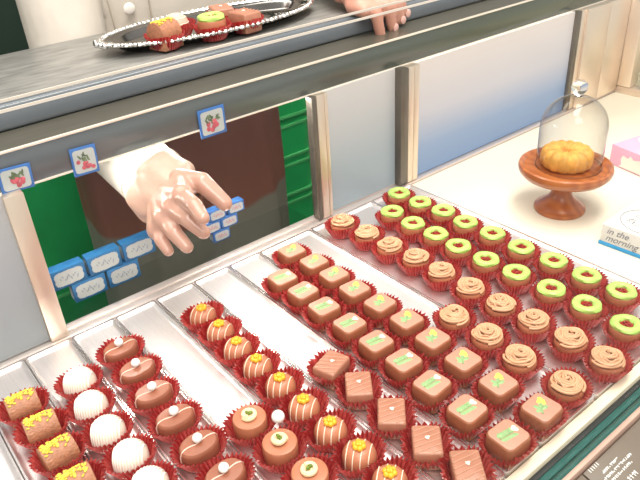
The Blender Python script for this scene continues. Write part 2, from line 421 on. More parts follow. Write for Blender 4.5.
# ------------------------------------------------------------------ paper cups
_cups = {}
def cup_mesh(rx, ry, e=2.0, h=.0158):
    key = (round(rx, 4), round(ry, 4), e)
    if key in _cups: return _cups[key]
    b = bm_new(); n = 68; rng = random.Random(int(rx*1e6+ry*1e5))
    jit = [rng.uniform(-.0008, .0008) for _ in range(n//2)]
    rs = []
    for f, z, a in ((.64, .0, 0), (.68, .0004, .0002), (.75, .004, .0008), (.84, .0085, .0013), (.93, .0127, .0017), (1.0, h, .0020)):
        ring = []
        for i in range(n):
            t = 2*PI*i/n; c, s = math.cos(t), math.sin(t)
            k = 1 if i % 2 else -1
            x = (rx*f + k*a)*math.copysign(abs(c)**(2/e), c); y = (ry*f + k*a)*math.copysign(abs(s)**(2/e), s)
            zz = z + (jit[i//2]*1.1 + (.0009 if k > 0 else 0) + .0008*math.sin(3*t+rx*900))*(z/h)
            ring.append((x, y, zz))
        rs.append(ring)
    rings(b, rs, True, False)
    me = mesh_of(b, 'paper_cup', False); me.materials.append(M['cup'])
    _cups[key] = me
    return me

FLOOR = .00005
def cup_at(x, y, rx, ry, label, e=2.0, rot=0, z=0.0, group='red pleated paper cups in the trays'):
    o = bpy.data.objects.new('paper_cup', cup_mesh(rx, ry, e)); COL.objects.link(o)
    o.location = (x, y, z+FLOOR); o.rotation_euler = (0, 0, rot)
    tag(o, label, 'paper cup', group); return o
CH = .0009   # a chocolate stands on the base of its cup

# ------------------------------------------------------------------ chocolates (one of each kind at the origin, then copies)
def choc(name, label, group): return thing(name, label, 'chocolate', (0, 0, 0), 0, group)

def mk_ring(name, icing, group):
    t = choc(name, 'x', group)
    b = bm_new(); lathe(b, [(.0118, 0), (.0132, .001), (.0146, .010), (.0148, .0165), (.0142, .0178), (.0105, .0178)], 36); obj('chocolate_shell', b, M['milk2'], t)
    b = bm_new(); n = 44; rs = []
    for i in range(n):
        a = 2*PI*i/n; rr = .0101 + .00022*math.sin(3*a); h = .0044 + .0003*math.sin(2*a+1)
        ring = []
        for k in range(10):
            q = 2*PI*k/10; w = .0043 + .0003*math.sin(3*q+a*4)
            ring.append(((rr+w*math.cos(q))*math.cos(a), (rr+w*math.cos(q))*math.sin(a), .0195 + (h-.001)*math.sin(q)))
        rs.append(ring)
    L = [[b.verts.new(p) for p in r] for r in rs]
    for i in range(n):
        for k in range(10): b.faces.new((L[i][k], L[i][(k+1) % 10], L[(i+1) % n][(k+1) % 10], L[(i+1) % n][k]))
    obj('icing_ring', b, icing, t)
    b = bm_new(); lathe(b, [(.0066, .0176), (.0064, .0192), (.003, .0200)], 18)
    for k in range(4): ball(b, (.0026*math.cos(k*1.7), .0026*math.sin(k*1.7), .0206), .0013, u=8, v=6)
    obj('jelly_centre', b, M['jelly'], t)
    return t

def mk_swirl():
    t = choc('cream_swirl_chocolate', 'x', 'coffee cream swirl chocolates')
    b = bm_new(); lathe(b, [(.0120, 0), (.0134, .001), (.0148, .009), (.0149, .0135), (.0140, .0150), (.004, .0152)], 36); obj('chocolate_shell', b, M['milk2'], t)
    b = bm_new(); lathe(b, [(.0118, .0142), (.0118, .0160), (.0085, .0185), (.004, .0195)], 32)
    def rope(pts, r): tube(b, pts, r, 8)
    rg = random.Random(21)
    for lane in range(3):                              # three strands piped side by side, winding in to a nest
        pts = []; N = 90
        for i in range(N):
            f = i/(N-1); a = f*2.25*2*PI + lane*2.1
            r = .0132*(1-f)**.75 + .0008; z = .0160 + .0072*f**.75 + .0006*lane
            pts.append((r*math.cos(a) + .0006*math.sin(2.3*a+lane), r*math.sin(a) + .0006*math.cos(1.7*a), z + .0006*math.sin(a*1.3+lane)))
        rope(pts, .00125)
    for k in range(7):                                 # loops lying over the nest
        a0 = k*.9 + rg.uniform(-.2, .2); q = []
        for j in range(10):
            f = j/9; a = a0 + f*1.9; r = .0128 - .0042*math.sin(f*PI)
            q.append((r*math.cos(a), r*math.sin(a), .0172 + .0050*math.sin(f*PI)))
        rope(q, .0009)
    obj('cream_swirl', b, M['cream'], t)
    return t

def pillow(bm, hx, hy, h, r=.0045, bulge=.0, top_in=.0008, n=6):
    def ring(d, z):
        out = []
        for x, y, _ in rrect(-hx+d, hx-d, -hy+d, hy-d, max(r-d*.3, .0008), 0, n):
            fx = 1 + bulge*math.cos(PI/2*min(1, abs(y)/hy)); fy = 1 + bulge*math.cos(PI/2*min(1, abs(x)/hx))
            out.append((x*fx, y*fy, z))
        return out
    rings(bm, [ring(.0016, 0), ring(.0004, .001), ring(0, h*.5), ring(.0002, h-.0018), ring(.0007, h-.0006), ring(.0017, h)])

def mk_square(kind):
    t = choc('printed_square_chocolate', 'x', 'square chocolates with printed ' + ('yellow flowers' if kind else 'green leaves'))
    b = bm_new(); pillow(b, .0136, .0131, .0212, .005, .05); obj('chocolate_body', b, M['milk'], t, ang=50)
    h = .0212
    b = bm_new(); rings(b, [[(x*(1+.05*math.cos(PI/2*min(1, abs(y)/.0125))), y*(1+.05*math.cos(PI/2*min(1, abs(x)/.0125))), z) for x, y, z in rrect(-.0122+d, .0122-d, -.0117+d, .0117-d, .0042, h+dz, 6)] for d, dz in ((0, -.0002), (0, .0001), (.0006, .0003))])
    obj('smooth_top', b, M['milktop'], t)
    z = h + .0003
    if kind:
        b = bm_new()
        tube(b, [(-.0060, -.0048, z), (-.002, -.0012, z), (.0018, .002, z)], .0009, 6)
        for a, l in ((0, .0075), (-.9, .0056), (1.1, .006), (2.2, .005)):
            d = Vector((math.cos(a+.75), math.sin(a+.75), 0)); c = Vector((-.0022, -.0014, z)) + d*l*.6
            ball(b, c, 1, l*.6, .0019, .0003, 10, 6, Matrix.Rotation(a+.75, 3, 'Z'))
        obj('leaf_print', b, M['print_green'], t)
        b = bm_new()
        for x, y in ((.003, .0045), (.0058, .0036), (.0045, .0016), (.0062, .0060)): ball(b, (x, y, z), 1, .0022, .0022, .0004, 10, 6)
        obj('flower_print', b, M['print_yellow'], t)
    else:
        b = bm_new()
        tube(b, [(-.0088, .0012, z), (-.002, .0002, z), (.0050, -.0004, z)], .0008, 6)
        for k in range(5):
            x = -.0074 + k*.0028; y = .0010 - k*.0004
            for s in (-1, 1):
                ball(b, (x, y+s*.0028, z), 1, .0027, .0015, .0003, 10, 6, Matrix.Rotation(s*.7, 3, 'Z'))
        obj('leaf_print', b, M['print_green'], t)
        b = bm_new()
        for x, y in ((.0066, .0012), (.0084, -.0006), (.0086, .0022)): ball(b, (x, y, z), 1, .0019, .0019, .0005, 10, 6)
        obj('flower_print', b, M['print_white'], t)
    return t

def mk_plain():
    t = choc('rectangular_chocolate', 'x', 'plain rectangular chocolates')
    b = bm_new(); pillow(b, .0116, .0150, .0190, .0022, .0); obj('chocolate_body', b, M['plain'], t, ang=50)
    b = bm_new(); z = .0191
    for k in range(7):
        c = -.016 + k*.0055
        p0 = (max(-.0104, -.0104), c-.004); p1 = (.0104, c+.006)
        q = []
        for j in range(13):
            f = j/12; x = p0[0]+(p1[0]-p0[0])*f; y = p0[1]+(p1[1]-p0[1])*f
            if -.0138 < y < .0138: q.append((x, y, z))
        if len(q) > 2: tube(b, q, .00055, 6)
    obj('drizzle', b, M['drizzle_c'], t)
    b = bm_new(); ball(b, (0, .001, .0195), 1, .0013, .0022, .0007, 8, 6, Matrix.Rotation(.7, 3, 'Z')); ball(b, (.0012, .002, .0195), 1, .0012, .001, .0006, 8, 6)
    obj('sugar_flake', b, M['print_white'], t)
    return t

def dome_prof(r, h, flat=.45):
    p = [(r*.86, 0), (r*.97, .0012)]
    for k in range(0, 10):
        a = PI/2*k/9.6
        p.append((r*(math.cos(a)**.62), h*flat + h*(1-flat)*math.sin(a)))
    return p
def dome_z(r, h, x, y, flat=.45):
    q = math.hypot(x, y)/r
    if q >= 1: return None
    a = math.acos(min(1, q**(1/.62)))
    return h*flat + h*(1-flat)*math.sin(a)

def drizzle_dome(b, r, h, n, rad, ang=0, flat=.45, zmin=.003):
    for k in range(n):
        x = r*.86*(-1 + 2*(k+.5)/n); q = []
        ymax = math.sqrt(max(0, r*r - x*x))*.985
        ys = [-ymax + 2*ymax*j/16 for j in range(17)]
        q.append((x*1.02, ys[0]*1.01, h*flat*.35)); 
        for y in ys:
            z = dome_z(r, h, x, y, flat)
            if z: q.append((x, y, z + rad*.25))
        q.append((x*1.02, ys[-1]*1.01, h*flat*.35))
        c, s = math.cos(ang), math.sin(ang)
        tube(b, [(X*c - Y*s, X*s + Y*c, Z) for X, Y, Z in q], rad, 6)

def mk_orange():
    t = choc('striped_flower_chocolate', 'x', 'striped chocolates with orange candy flowers')
    r, h = .0138, .0205
    b = bm_new(); lathe(b, dome_prof(r, h), 36); obj('chocolate_body', b, M['milk2'], t)
    b = bm_new(); drizzle_dome(b, r, h, 4, .00045, math.radians(-52)); obj('drizzle', b, M['drizzle_w'], t)
    b = bm_new()
    for k in range(6): ball(b, (.0034*math.cos(k*PI/3), .0034*math.sin(k*PI/3), h+.0014), 1, .0025, .0025, .0022, 10, 7)
    for k in range(4): ball(b, (.0014*math.cos(k*PI/2), .0014*math.sin(k*PI/2), h+.0034), 1, .0018, .0018, .0018, 8, 6)
    obj('candy_flower', b, M['orange'], t)
    return t

def mk_pist_cream():
    t = choc('cream_topped_chocolate', 'x', 'round chocolates with cream and pistachio')
    b = bm_new(); lathe(b, [(.0118, 0), (.0134, .001), (.0142, .010), (.0142, .0185), (.0136, .0200), (.0120, .0206), (.004, .0206)], 36); obj('chocolate_body', b, M['milk2'], t)
    b = bm_new()
    pts = [((.0052-.0006*i/10)*math.cos(i*.42), (.0052-.0006*i/10)*math.sin(i*.42), .0222+.0001*i) for i in range(18)]
    tube(b, pts, .0021, 8); ball(b, (0, 0, .0218), 1, .0052, .0052, .0018, 12, 7)
    obj('cream_ring', b, M['cream2'], t)
    b = bm_new()
    for k, (x, y, a) in enumerate(((0, .0005, .4), (.0012, -.0008, 1.7), (-.001, .0012, 2.6))): ball(b, (x, y, .0243+.0006*k), 1, .0022, .0013, .0014, 8, 6, Matrix.Rotation(a, 3, 'Z'))
    obj('pistachio_piece', b, M['pist_dark'], t)
    return t

def mk_oval():
    t = choc('oval_chocolate', 'x', 'oval chocolates topped with white balls')
    n = 40
    b = bm_new(); rings(b, [circ(.0166*f, z, n, .0124*f, e=2.25) for f, z in ((.9, 0), (.97, .001), (1, .008), (.99, .0150), (.955, .0172), (.88, .0184), (.5, .0187))]); obj('chocolate_body', b, M['oval'], t)
    b = bm_new(); q = [(-.0171, 0, .004), (-.0170, 0, .0145)] + [(-.0150+.030*k/10, .0008*math.sin(k), .0187 if 0 < k < 10 else .0180) for k in range(11)] + [(.0170, 0, .0145), (.0171, 0, .004)]
    tube(b, q, .0006, 6); obj('drizzle', b, M['drizzle_p'], t)
    b = bm_new(); ball(b, (.0006, .0012, .0222), .0042, 1, 1, .95, 16, 10); obj('white_ball', b, M['pearl'], t)
    return t

def mk_white():
    t = choc('white_dome_chocolate', 'x', 'white chocolate domes')
    r, h = .0145, .0235
    b = bm_new(); lathe(b, dome_prof(r, h, .38), 40); obj('chocolate_body', b, M['white'], t)
    b = bm_new(); drizzle_dome(b, r, h, 11, .00072, math.radians(-37), .38); obj('drizzle', b, M['drizzle_ww'], t)
    return t

def mk_log():
    t = choc('log_chocolate', 'x', 'half-round chocolate logs topped with pistachio')
    b = bm_new(); rs = []
    for i, (x, f) in enumerate(((-.0132, .93), (-.0127, 1), (-.005, 1.0), (.005, 1.0), (.0127, 1), (.0132, .93))):
        ring = [(x, .0114*f, .0), (x, -.0114*f, .0)]
        for k in range(0, 17):
            a = PI + PI*k/16; ring.append((x, .0120*f*math.cos(a), .0125 - .0122*f*math.sin(a)))
        rs.append(ring)
    rings(b, rs); obj('chocolate_body', b, M['logc'], t)
    b = bm_new(); rng = random.Random(17)
    for _ in range(80):
        x = rng.uniform(-.0115, .0115); y = rng.gauss(.0005, .0040)
        if abs(y) > .0068: continue
        z = .0125 + .0122*math.sqrt(max(0, 1-(y/.0120)**2))
        ball(b, (x, y, z+.0004), 1, rng.uniform(.0009, .0019), rng.uniform(.0008, .0013), .0009, 7, 5, Matrix.Rotation(rng.uniform(0, 3), 3, 'Z'))
    obj('pistachio_crumbs', b, M['pistachio'], t)
    return t

ROWS = dict(
 G1=[(.5519,.5512),(.5528,.5145),(.5572,.4788),(.5543,.4412),(.5558,.4021),(.5546,.3611),(.5567,.3208),(.5563,.2812),(.5566,.2428)],
 G2=[(.5109,.5217),(.5077,.4831),(.5088,.4470),(.5066,.4110),(.5067,.3721),(.5096,.3341),(.5108,.2925),(.5123,.2538),(.5114,.2120)],
 S1=[(.4527,.5504),(.4561,.5089),(.4556,.4693),(.4588,.4315),(.4586,.3925),(.4577,.3520),(.4568,.3133),(.4584,.2755),(.4606,.2366),(.4598,.1995)],
 S2=[(.4093,.3314),(.4095,.2913),(.4059,.2524),(.4068,.2058)],
 B1=[(.3634,.5360),(.3676,.4999),(.3675,.4650),(.3658,.4295),(.3677,.3934),(.3684,.3565),(.3654,.3200),(.3635,.2819),(.3626,.2426),(.3646,.2015)],
 B2=[(.3231,.4990),(.3243,.4640),(.3227,.4275),(.3236,.3896),(.3240,.3524),(.3239,.3165),(.3208,.2799),(.3201,.2406),(.3219,.2015)],
 C=[(.2758,.3604),(.2761,.3237),(.2746,.2817),(.2737,.2414),(.2778,.2045)],
 O=[(.2290,.5105),(.2285,.4757),(.2268,.4415),(.2268,.4080),(.2278,.3735),(.2270,.3385),(.2276,.3040),(.2285,.2702),(.2286,.2365)],
 P=[(.1825,.3538),(.1858,.3158),(.1855,.2774)],
 M=[(.1413,.5159),(.1404,.4775),(.1374,.4390),(.1376,.3995),(.1376,.3600),(.1379,.3209)],
 W=[(.0943,.5020),(.0899,.4650),(.0890,.4270),(.0918,.3900),(.0911,.3540)],
 L=[(.0448,.5057),(.0485,.4685),(.0492,.4310),(.0488,.3930)])

SPEC = dict(
 G1=('outer row of green-ring chocolates beside the white board', 'green-ring chocolate', .0220, .0196, 'round chocolates with green icing rings'),
 G2=('inner row of green-ring chocolates', 'green-ring chocolate', .0215, .0196, 'round chocolates with green icing rings'),
 S1=('long row of coffee cream swirls', 'cream swirl chocolate', .0224, .0191, 'x'),
 S2=('short row of four coffee cream swirls', 'cream swirl chocolate', .0215, .0198, 'x'),
 B1=('row of yellow-flower squares', 'square chocolate', .0220, .0180, 'x'),
 B2=('row of green-leaf squares', 'square chocolate', .0222, .0180, 'x'),
 C=('row of plain rectangular chocolates', 'rectangular chocolate', .0200, .0182, 'x'),
 O=('row of orange-flower chocolates', 'striped dome', .0222, .0172, 'x'),
 P=('row of cream-and-pistachio chocolates', 'round chocolate', .0218, .0190, 'x'),
 M=('row of ovals with white balls', 'oval chocolate', .0226, .0194, 'x'),
 W=('row of white domes', 'white chocolate dome', .0208, .0182, 'x'),
 L=('row of pistachio logs', 'chocolate log', .0215, .0190, 'x'))
DESC = dict(G1='milk chocolate with green icing ring', G2='milk chocolate with green icing ring', S1='milk chocolate with coffee cream swirl', S2='milk chocolate with coffee cream swirl',
 B1='square chocolate printed with yellow flower', B2='square chocolate printed with green leaf', C='plain rectangular milk chocolate', O='striped dome with orange candy flower',
 P='round chocolate with cream and pistachio', M='oval chocolate with white ball', W='ribbed white chocolate dome', L='chocolate log with pistachio crumbs')
SHORT = dict(G1='outer green-ring row', G2='inner green-ring row', S1='long swirl row', S2='short swirl row', B1='yellow-flower square row', B2='green-leaf square row', C='plain rectangle row',
 O='orange-flower row', P='cream-and-pistachio row', M='white-ball oval row', W='white dome row', L='pistachio log row')
green_a = mk_ring('green_ring_chocolate', M['green'], 'round chocolates with green icing rings')
proto = dict(G1=green_a, S1=mk_swirl(), B1=mk_square(1), B2=mk_square(0), C=mk_plain(), O=mk_orange(), P=mk_pist_cream(), M=mk_oval(), W=mk_white(), L=mk_log())
first_used = set()
def put(kind, loc, label, rotz=0, group=None):
    k = {'G2': 'G1', 'S2': 'S1'}.get(kind, kind)
    p = proto[k]
    if k not in first_used:
        first_used.add(k); p.location = loc; p.rotation_euler = (0, 0, rotz); p['label'] = label
        if group: p['group'] = group
        return p
    return copy_tree(p, loc, label, rotz, group or p['group'])
rng = random.Random(11)
for key, pts in ROWS.items():
    _, _, rx, ry, _ = SPEC[key]
    for i, (x, y) in enumerate(pts):
        e, rc, rot = 2.0, 0, rng.uniform(-.08, .08)
        crx, cry = rx, ry
        if key in ('G1', 'G2', 'S1', 'S2', 'P'): rot = rng.uniform(0, 6.28)
        if key == 'C':
            rot = math.radians(-40 if i else 12) + rng.uniform(-.06, .06); e = 2.6
            if i == 0: rot = math.radians(-72)
            crx, cry = .0194, .0198
            rc = rot
        if key in ('B1', 'B2'): e = 2.5
        end = 'backmost' if i == 0 else ORD[i] + ' from the back'
        where = f"{end} in the {SHORT[key]}"
        put(key, (x, y, CH), f"{DESC[key]}, {where}", rot)
        cup_at(x, y, crx, cry, f"red pleated paper cup, {where}", e, rc)

# white ball resting between two cups near the cream-topped chocolates
b = bm_new(); ball(b, (0, 0, .0055), .0055, u=20, v=14)
o = obj('loose_white_ball', b, M['pearl'], None, (.1995, .3365, .0172)); tag(o, 'glossy white ball resting on cup rims beside the cream-and-pistachio chocolates', 'sugar ball')  # white spot built as a small ball

# ------------------------------------------------------------------ cake stand
ST = (.692, .402, .0005)
st = thing('cake_stand', 'reddish brown wooden pedestal cake stand on the white board', 'cake stand', ST)
b = bm_new(); lathe(b, [(.031, 0), (.0318, .002), (.0312, .005), (.028, .0068), (.0270, .0085), (.0215, .0125), (.0150, .019), (.0115, .028), (.0108, .036), (.0125, .042), (.018, .0465)], 48); obj('pedestal', b, M['wood'], st)
b = bm_new(); lathe(b, [(.018, .0465), (.042, .0470), (.0515, .0500), (.0556, .0550), (.0565, .0595), (.0555, .0630), (.0530, .0640), (.0510, .0630), (.0495, .0612), (.0488, .0605), (.030, .0605)], 64); obj('plate', b, M['wood'], st)
dm = thing('glass_dome', 'clear glass dome with ball knob covering the bundt cake', 'glass dome', (ST[0]+.0025, ST[1]-.002, .0612))
pf = [(.039, 0), (.039, .0505)] + [(.039*math.cos(a), .0505+.039*math.sin(a)) for a in [PI/2*k/12 for k in range(1, 12)]] + [(.003, .0893)]
b = bm_new(); lathe(b, pf, 64, cap0=False); obj('dome_shell', b, M['dome'], dm)
b = bm_new(); tube(b, [(.039*math.cos(2*PI*k/64), .039*math.sin(2*PI*k/64), .0009) for k in range(64)], .0008, 6, True); obj('dome_rim', b, M['dome'], dm)
b = bm_new(); lathe(b, [(.0045, .0890), (.0042, .0905), (.0055, .0918), (.0086, .0955), (.0096, .0995), (.0085, .1040), (.005, .1072), (.001, .108)], 28); obj('knob', b, M['solid_glass'], dm)
# bundt cake
b = bm_new(); n = 96; rs = []
for k in range(22):
    q = 2*PI*k/22; ring = []
    for i in range(n):
        a = 2*PI*i/n; flu = abs(math.cos(a*7))**.6
        rr = .0172; w = .0128; hh = .0126
        cx, cz = math.cos(q), math.sin(q)
        out = max(0, cx)*.0032*(flu-.5) + max(0, cz)*.0024*(flu-.5)
        r = rr + (w+out)*math.copysign(abs(cx)**.8, cx); z = .0112 + (hh+out*.7)*math.copysign(abs(cz)**.8, cz)
        z = max(z, .0002)
        ring.append((max(r, .0042)*math.cos(a), max(r, .0042)*math.sin(a), z))
    rs.append(ring)
L = [[b.verts.new(p) for p in r] for r in rs]
for k in range(22):
    for i in range(n): b.faces.new((L[k][i], L[k][(i+1) % n], L[(k+1) % 22][(i+1) % n], L[(k+1) % 22][i]))
o = obj('bundt_cake', b, M['cake'], None, (ST[0], ST[1], .0612), ang=80); tag(o, 'golden fluted bundt cake under the glass dome on the cake stand', 'cake')

# ------------------------------------------------------------------ gift boxes at right
wb = thing('gift_box', 'white gift box with blue base and handwritten lettering, nearest the right edge', 'box', (.652, .322, .0006), math.radians(3))
b = bm_new(); box(b, -.001, .104, -.096, .001, 0, .004, .0006); obj('box_base', b, M['blue2'], wb)
b = bm_new(); box(b, 0, .103, -.095, 0, .0040, .0265, .0010); lid = obj('box_lid', b, M['whitebox'], wb)
def text_mesh(s, size, ext=.0001, shear=.0):
    c = bpy.data.curves.new('txt', 'FONT'); c.body = s; c.size = size; c.extrude = ext; c.shear = shear; c.align_x = 'LEFT'; c.space_line = .8
    o = bpy.data.objects.new('txt', c); COL.objects.link(o); bpy.context.view_layer.update()
    me = bpy.data.meshes.new_from_object(o.evaluated_get(bpy.context.evaluated_depsgraph_get()))
    bpy.data.objects.remove(o); return me
me = text_mesh('in the\nmorning', .0112, .0001, .35); me.materials.clear(); me.materials.append(M['ink'])
tx = obj('lettering', me, None, lid)
tx.matrix_local = Matrix(((0, 0, -1, -.0002), (-1, 0, 0, -.006), (0, 1, 0, .0165), (0, 0, 0, 1)))
b = bm_new()
ring = [(.036+.030*math.cos(2*PI*k/48), -.040+.034*math.sin(2*PI*k/48), .0267) for k in range(48)]
tube(b, [(p[0]+.0008*math.sin(9*i), p[1], p[2]) for i, p in enumerate(ring)], .0004, 5, True)
rg = random.Random(5)
for k in range(14):
    x, y = .036+rg.uniform(-.019, .019), -.040+rg.uniform(-.021, .021); a = rg.uniform(0, 6)
    tube(b, [(x+.003*math.cos(a+j*1.1)*(1+j*.2), y+.003*math.sin(a+j*1.1)*(1+j*.2), .0267) for j in range(5)], .00035, 5)
obj('line_drawing', b, M['ink'], lid)
pb = thing('gift_box', 'pink gift box with cream silhouette print, behind the white gift box', 'box', (.857, .431, .0006), math.radians(-12))
b = bm_new(); box(b, 0, .095, -.095, 0, 0, .030, .001); pbb = obj('box_body', b, M['pinkbox'], pb)
b = bm_new()
def flat_poly(bm, pts, T):
    vs = [bm.verts.new(T(*p)) for p in pts]; f = bm.faces.new(vs)
    r = bmesh.ops.extrude_face_region(bm, geom=[f]); nv = [g for g in r['geom'] if isinstance(g, bmesh.types.BMVert)]
    n_ = f.normal.copy() if f.normal.length else Vector((0, 0, 1))
    return nv
sil = [(-.090, .002), (-.090, .012), (-.080, .018), (-.066, .017), (-.052, .022), (-.040, .0185), (-.034, .023), (-.030, .018), (-.022, .020), (-.019, .014), (-.021, .006), (-.017, .002)]
b.faces.new([b.verts.new((-.0004, y, z)) for y, z in sil])
obj('silhouette_print', b, M['creamprint'], pbb)
b = bm_new(); pts = [(.018+.06*(.5+.5*math.cos(t)*(1+.12*math.sin(5*t))), -.047+.036*math.sin(t)*(1+.12*math.cos(4*t)), .0304) for t in [2*PI*k/40 for k in range(40)]]
b.faces.new([b.verts.new(p) for p in pts]); obj('lid_print', b, M['creamprint'], pbb)
b = bm_new(); rg = random.Random(9)
for k in range(9):
    x, y, a = .03+rg.uniform(0, .045), -.047+rg.uniform(-.022, .022), rg.uniform(0, 6)
    tube(b, [(x+.003*math.cos(a+j), y+.003*math.sin(a+j), .0306) for j in range(5)], .0005, 5)
obj('line_drawing', b, M['ink'], pbb)

# ------------------------------------------------------------------ silver platter on the counter
PZ = .2052 + .0244
PC = (.415, .735, PZ)
pl = thing('serving_platter', 'oval silver platter with beaded rim on the grey service counter', 'platter', PC)
A, B_ = .144, .064
def ell(f, z, n=96, k=0): return [((A*f + k*math.cos(0))*math.cos(2*PI*i/n), (B_ - A*(1-f))*math.sin(2*PI*i/n), z) for i in range(n)]
b = bm_new(); rings(b, [ell(.80, 0), ell(.82, .0004), ell(.86, .003), ell(.90, .0085), ell(.97, .0120), ell(.985, .0128), ell(.97, .0136), ell(.90, .0105), ell(.86, .0048), ell(.80, .0022)]); obj('platter_body', b, M['silver_dark'], pl)
b = bm_new(); NB = 120
tube(b, [((A-.0025)*math.cos(2*PI*k/96), (B_-.0025)*math.sin(2*PI*k/96), .0128) for k in range(96)], .0018, 6, True)
for k in range(NB):
    t = 2*PI*k/NB; ball(b, (A*math.cos(t), B_*math.sin(t), .0135), .0026, 1.2 if k % 3 else 1.6, 1.2 if k % 3 else 1.6, 1, 8, 6)
for s in (-1, 1):
    for k in range(5): ball(b, (s*(A+.002+.002*(2-abs(k-2))), (k-2)*.006, .0135), .0042, 1, 1, .8, 8, 6)
obj('beaded_rim', b, M['silver'], pl)
PT = .0022 + PZ + .0001
plat = [('L', .331, .700, 'chocolate log with yellow crumbs at left end of the silver platter', .3, None),
        ('G1', .388, .692, 'green-ring chocolate near the front of the silver platter', 0, None),
        ('C', .432, .690, 'plain rectangular chocolate at the right of the silver platter', .1, None),
        ('C', .428, .736, 'rectangular chocolate at the back of the silver platter', -.3, None)]
for k, x, y, lab, rz, _ in plat:
    put(k, (x, y, PT+CH), lab, rz, 'chocolates on the silver platter').scale = (1.12, 1.12, 1.2)
    cup_at(x, y, .0215, .0215, 'red paper cup under the ' + lab.split(' at ')[0].split(' near ')[0] + ' on the silver platter', 2.0, 0, PT, 'red paper cups on the silver platter')
# pink-white dome
t = choc('ribbed_pink_chocolate', 'pale pink ribbed dome chocolate on the silver platter', 'chocolates on the silver platter'); t.location = (.366, .737, PT+CH)
b = bm_new(); lathe(b, dome_prof(.0148, .025, .42), 36); obj('chocolate_body', b, mat('pale_pink_chocolate', (.72, .47, .36), .45, var=.05), t)
b = bm_new()
for k in range(5):
    r_ = .0143-.0026*k; z_ = dome_z(.0148, .025, r_, 0, .42) or .024
    tube(b, [(r_*math.cos(2*PI*i/28), r_*math.sin(2*PI*i/28), z_) for i in range(28)], .0006, 6, True)
obj('drizzle', b, M['drizzle_w'], t)
cup_at(.366, .737, .0215, .0215, 'red paper cup under the pale pink dome on the silver platter', 2.0, 0, PT, 'red paper cups on the silver platter')

# ------------------------------------------------------------------ berry picture reflections built as cards on the header
def berry_reflection(x0, z0, w, h, label, tilt):
    c = thing('reflected_card', label, 'card', (x0+w/2, .5985, z0+h/2), 0, 'berry card reflections on the header')
    c.rotation_euler = (0, tilt, 0)
    b = bm_new(); box(b, -w/2, w/2, -.0012, .0, -h/2, h/2, .0004); obj('reflected_card_border', b, M['blue'], c)
    b = bm_new(); y = -.0014
    b.faces.new([b.verts.new((px, y, pz)) for px, pz, _ in rrect(-w*.42, w*.42, -h*.41, h*.41, .003, 0)]); obj('reflected_card_picture', b, M['label'], c)
    b = bm_new(); rg = random.Random(int(x0*1e4))
    for k in range(9): ball(b, (rg.uniform(-.3, .3)*w, y-.0002, rg.uniform(-.27, .03)*h), 1, w*.085, .0003, w*.085, 10, 6)
    obj('berry_print', b, M['berry'], c)
    b = bm_new()
    for k in range(9):
        a = rg.uniform(-1.1, 1.1); ball(b, (rg.uniform(-.22, .22)*w, y-.0003, rg.uniform(.02, .24)*h), 1, w*.035, .0003, w*.11, 8, 6, Matrix.Rotation(a, 3, 'Y'))
    obj('leaf_print', b, M['berryleaf'], c)
berry_reflection(.3035, .1585, .0320, .0310, 'blue-edged berry card reflection on the header, right of the reaching arm', 0)
berry_reflection(.1660, .1615, .0250, .0280, 'blue-edged berry card reflection on the header, just left of the reaching arm', .04)
berry_reflection(.1005, .1668, .0290, .0235, 'blue-edged berry card reflection on the header, at the far left', .05)

# ------------------------------------------------------------------ glass reflections built as blue boxes on an added clear rack
rk = thing('added_rack', 'made-up acrylic ledge holding the blue box reflections behind the case opening', 'rack', (.25, .632, .0046))
b = bm_new(); box(b, -.127, .190, -.024, .022, 0, .0022); obj('added_rack_floor', b, M['acrylic'], rk)
def gift(w, h, d, name, pos, label, group, first=[{}]):  # solid box standing in for a reflection in the glass
    key = (w, h)
    if key not in first[0]:
        t = thing(name, label, 'box', pos, 0, group)
        b = bm_new(); box(b, -w/2, w/2, -d/2, d/2, 0, h, .0008); obj('box_body', b, M['blue'] if w < .03 else M['blue_box'], t)
        b = bm_new(); n = 44
        pts = []
        for i in range(n):
            tt = 2*PI*i/n; e = 5; c, s = math.cos(tt), math.sin(tt); wob = 1 + (.035 if i % 2 else -.03)
            pts.append((w*.41*wob*math.copysign(abs(c)**(2/e), c), -d/2-.0003, h/2+h*.37*wob*math.copysign(abs(s)**(2/e), s)))
        b.faces.new([b.verts.new(p) for p in pts]); lb = obj('box_label', b, M['label'], t)
        b = bm_new(); rg = random.Random(4)
        for k in range(9):
            x = -w*.24 + w*.48*k/8; z = h*.5 + h*.10*math.sin(k*2.1)
            ball(b, (x, -d/2-.0004, z), 1, w*.022, .0002, h*rg.uniform(.05, .13), 6, 5, Matrix.Rotation(rg.uniform(-.6, .6), 3, 'Y'))
        obj('printed_mark', b, M['labelink'] if w > .03 else M['berry'], lb)
        b = bm_new(); b.faces.new([b.verts.new(p) for p in ((-w/2-.0003, -d*.32, h*.15), (-w/2-.0003, d*.32, h*.15), (-w/2-.0003, d*.32, h*.85), (-w/2-.0003, -d*.32, h*.85))]); obj('end_label', b, M['label'], t)
        first[0][key] = t; return t
    return copy_tree(first[0][key], pos, label, 0, group)
M['blue_box'] = mat('mid_blue_card', (.02, .13, .30), .5, var=.2, scale=40)
zr = .0046 + .0023
g = 'blue box reflections stacked left of the reaching hand'
for x, z, lab in ((.160, 0, 'left box of the lower pair'), (.200, 0, 'right box of the lower pair'), (.142, .0234, 'left box of the upper three'), (.1825, .0234, 'middle box of the upper three'), (.2235, .0234, 'right box of the upper three')):
    gift(.0375, .0232, .014, 'reflected_box', (x, .640, zr+z), f'blue box reflection with white label, {lab}, left of the hand', g)
g = 'blue box reflections stacked right of the reaching hand'
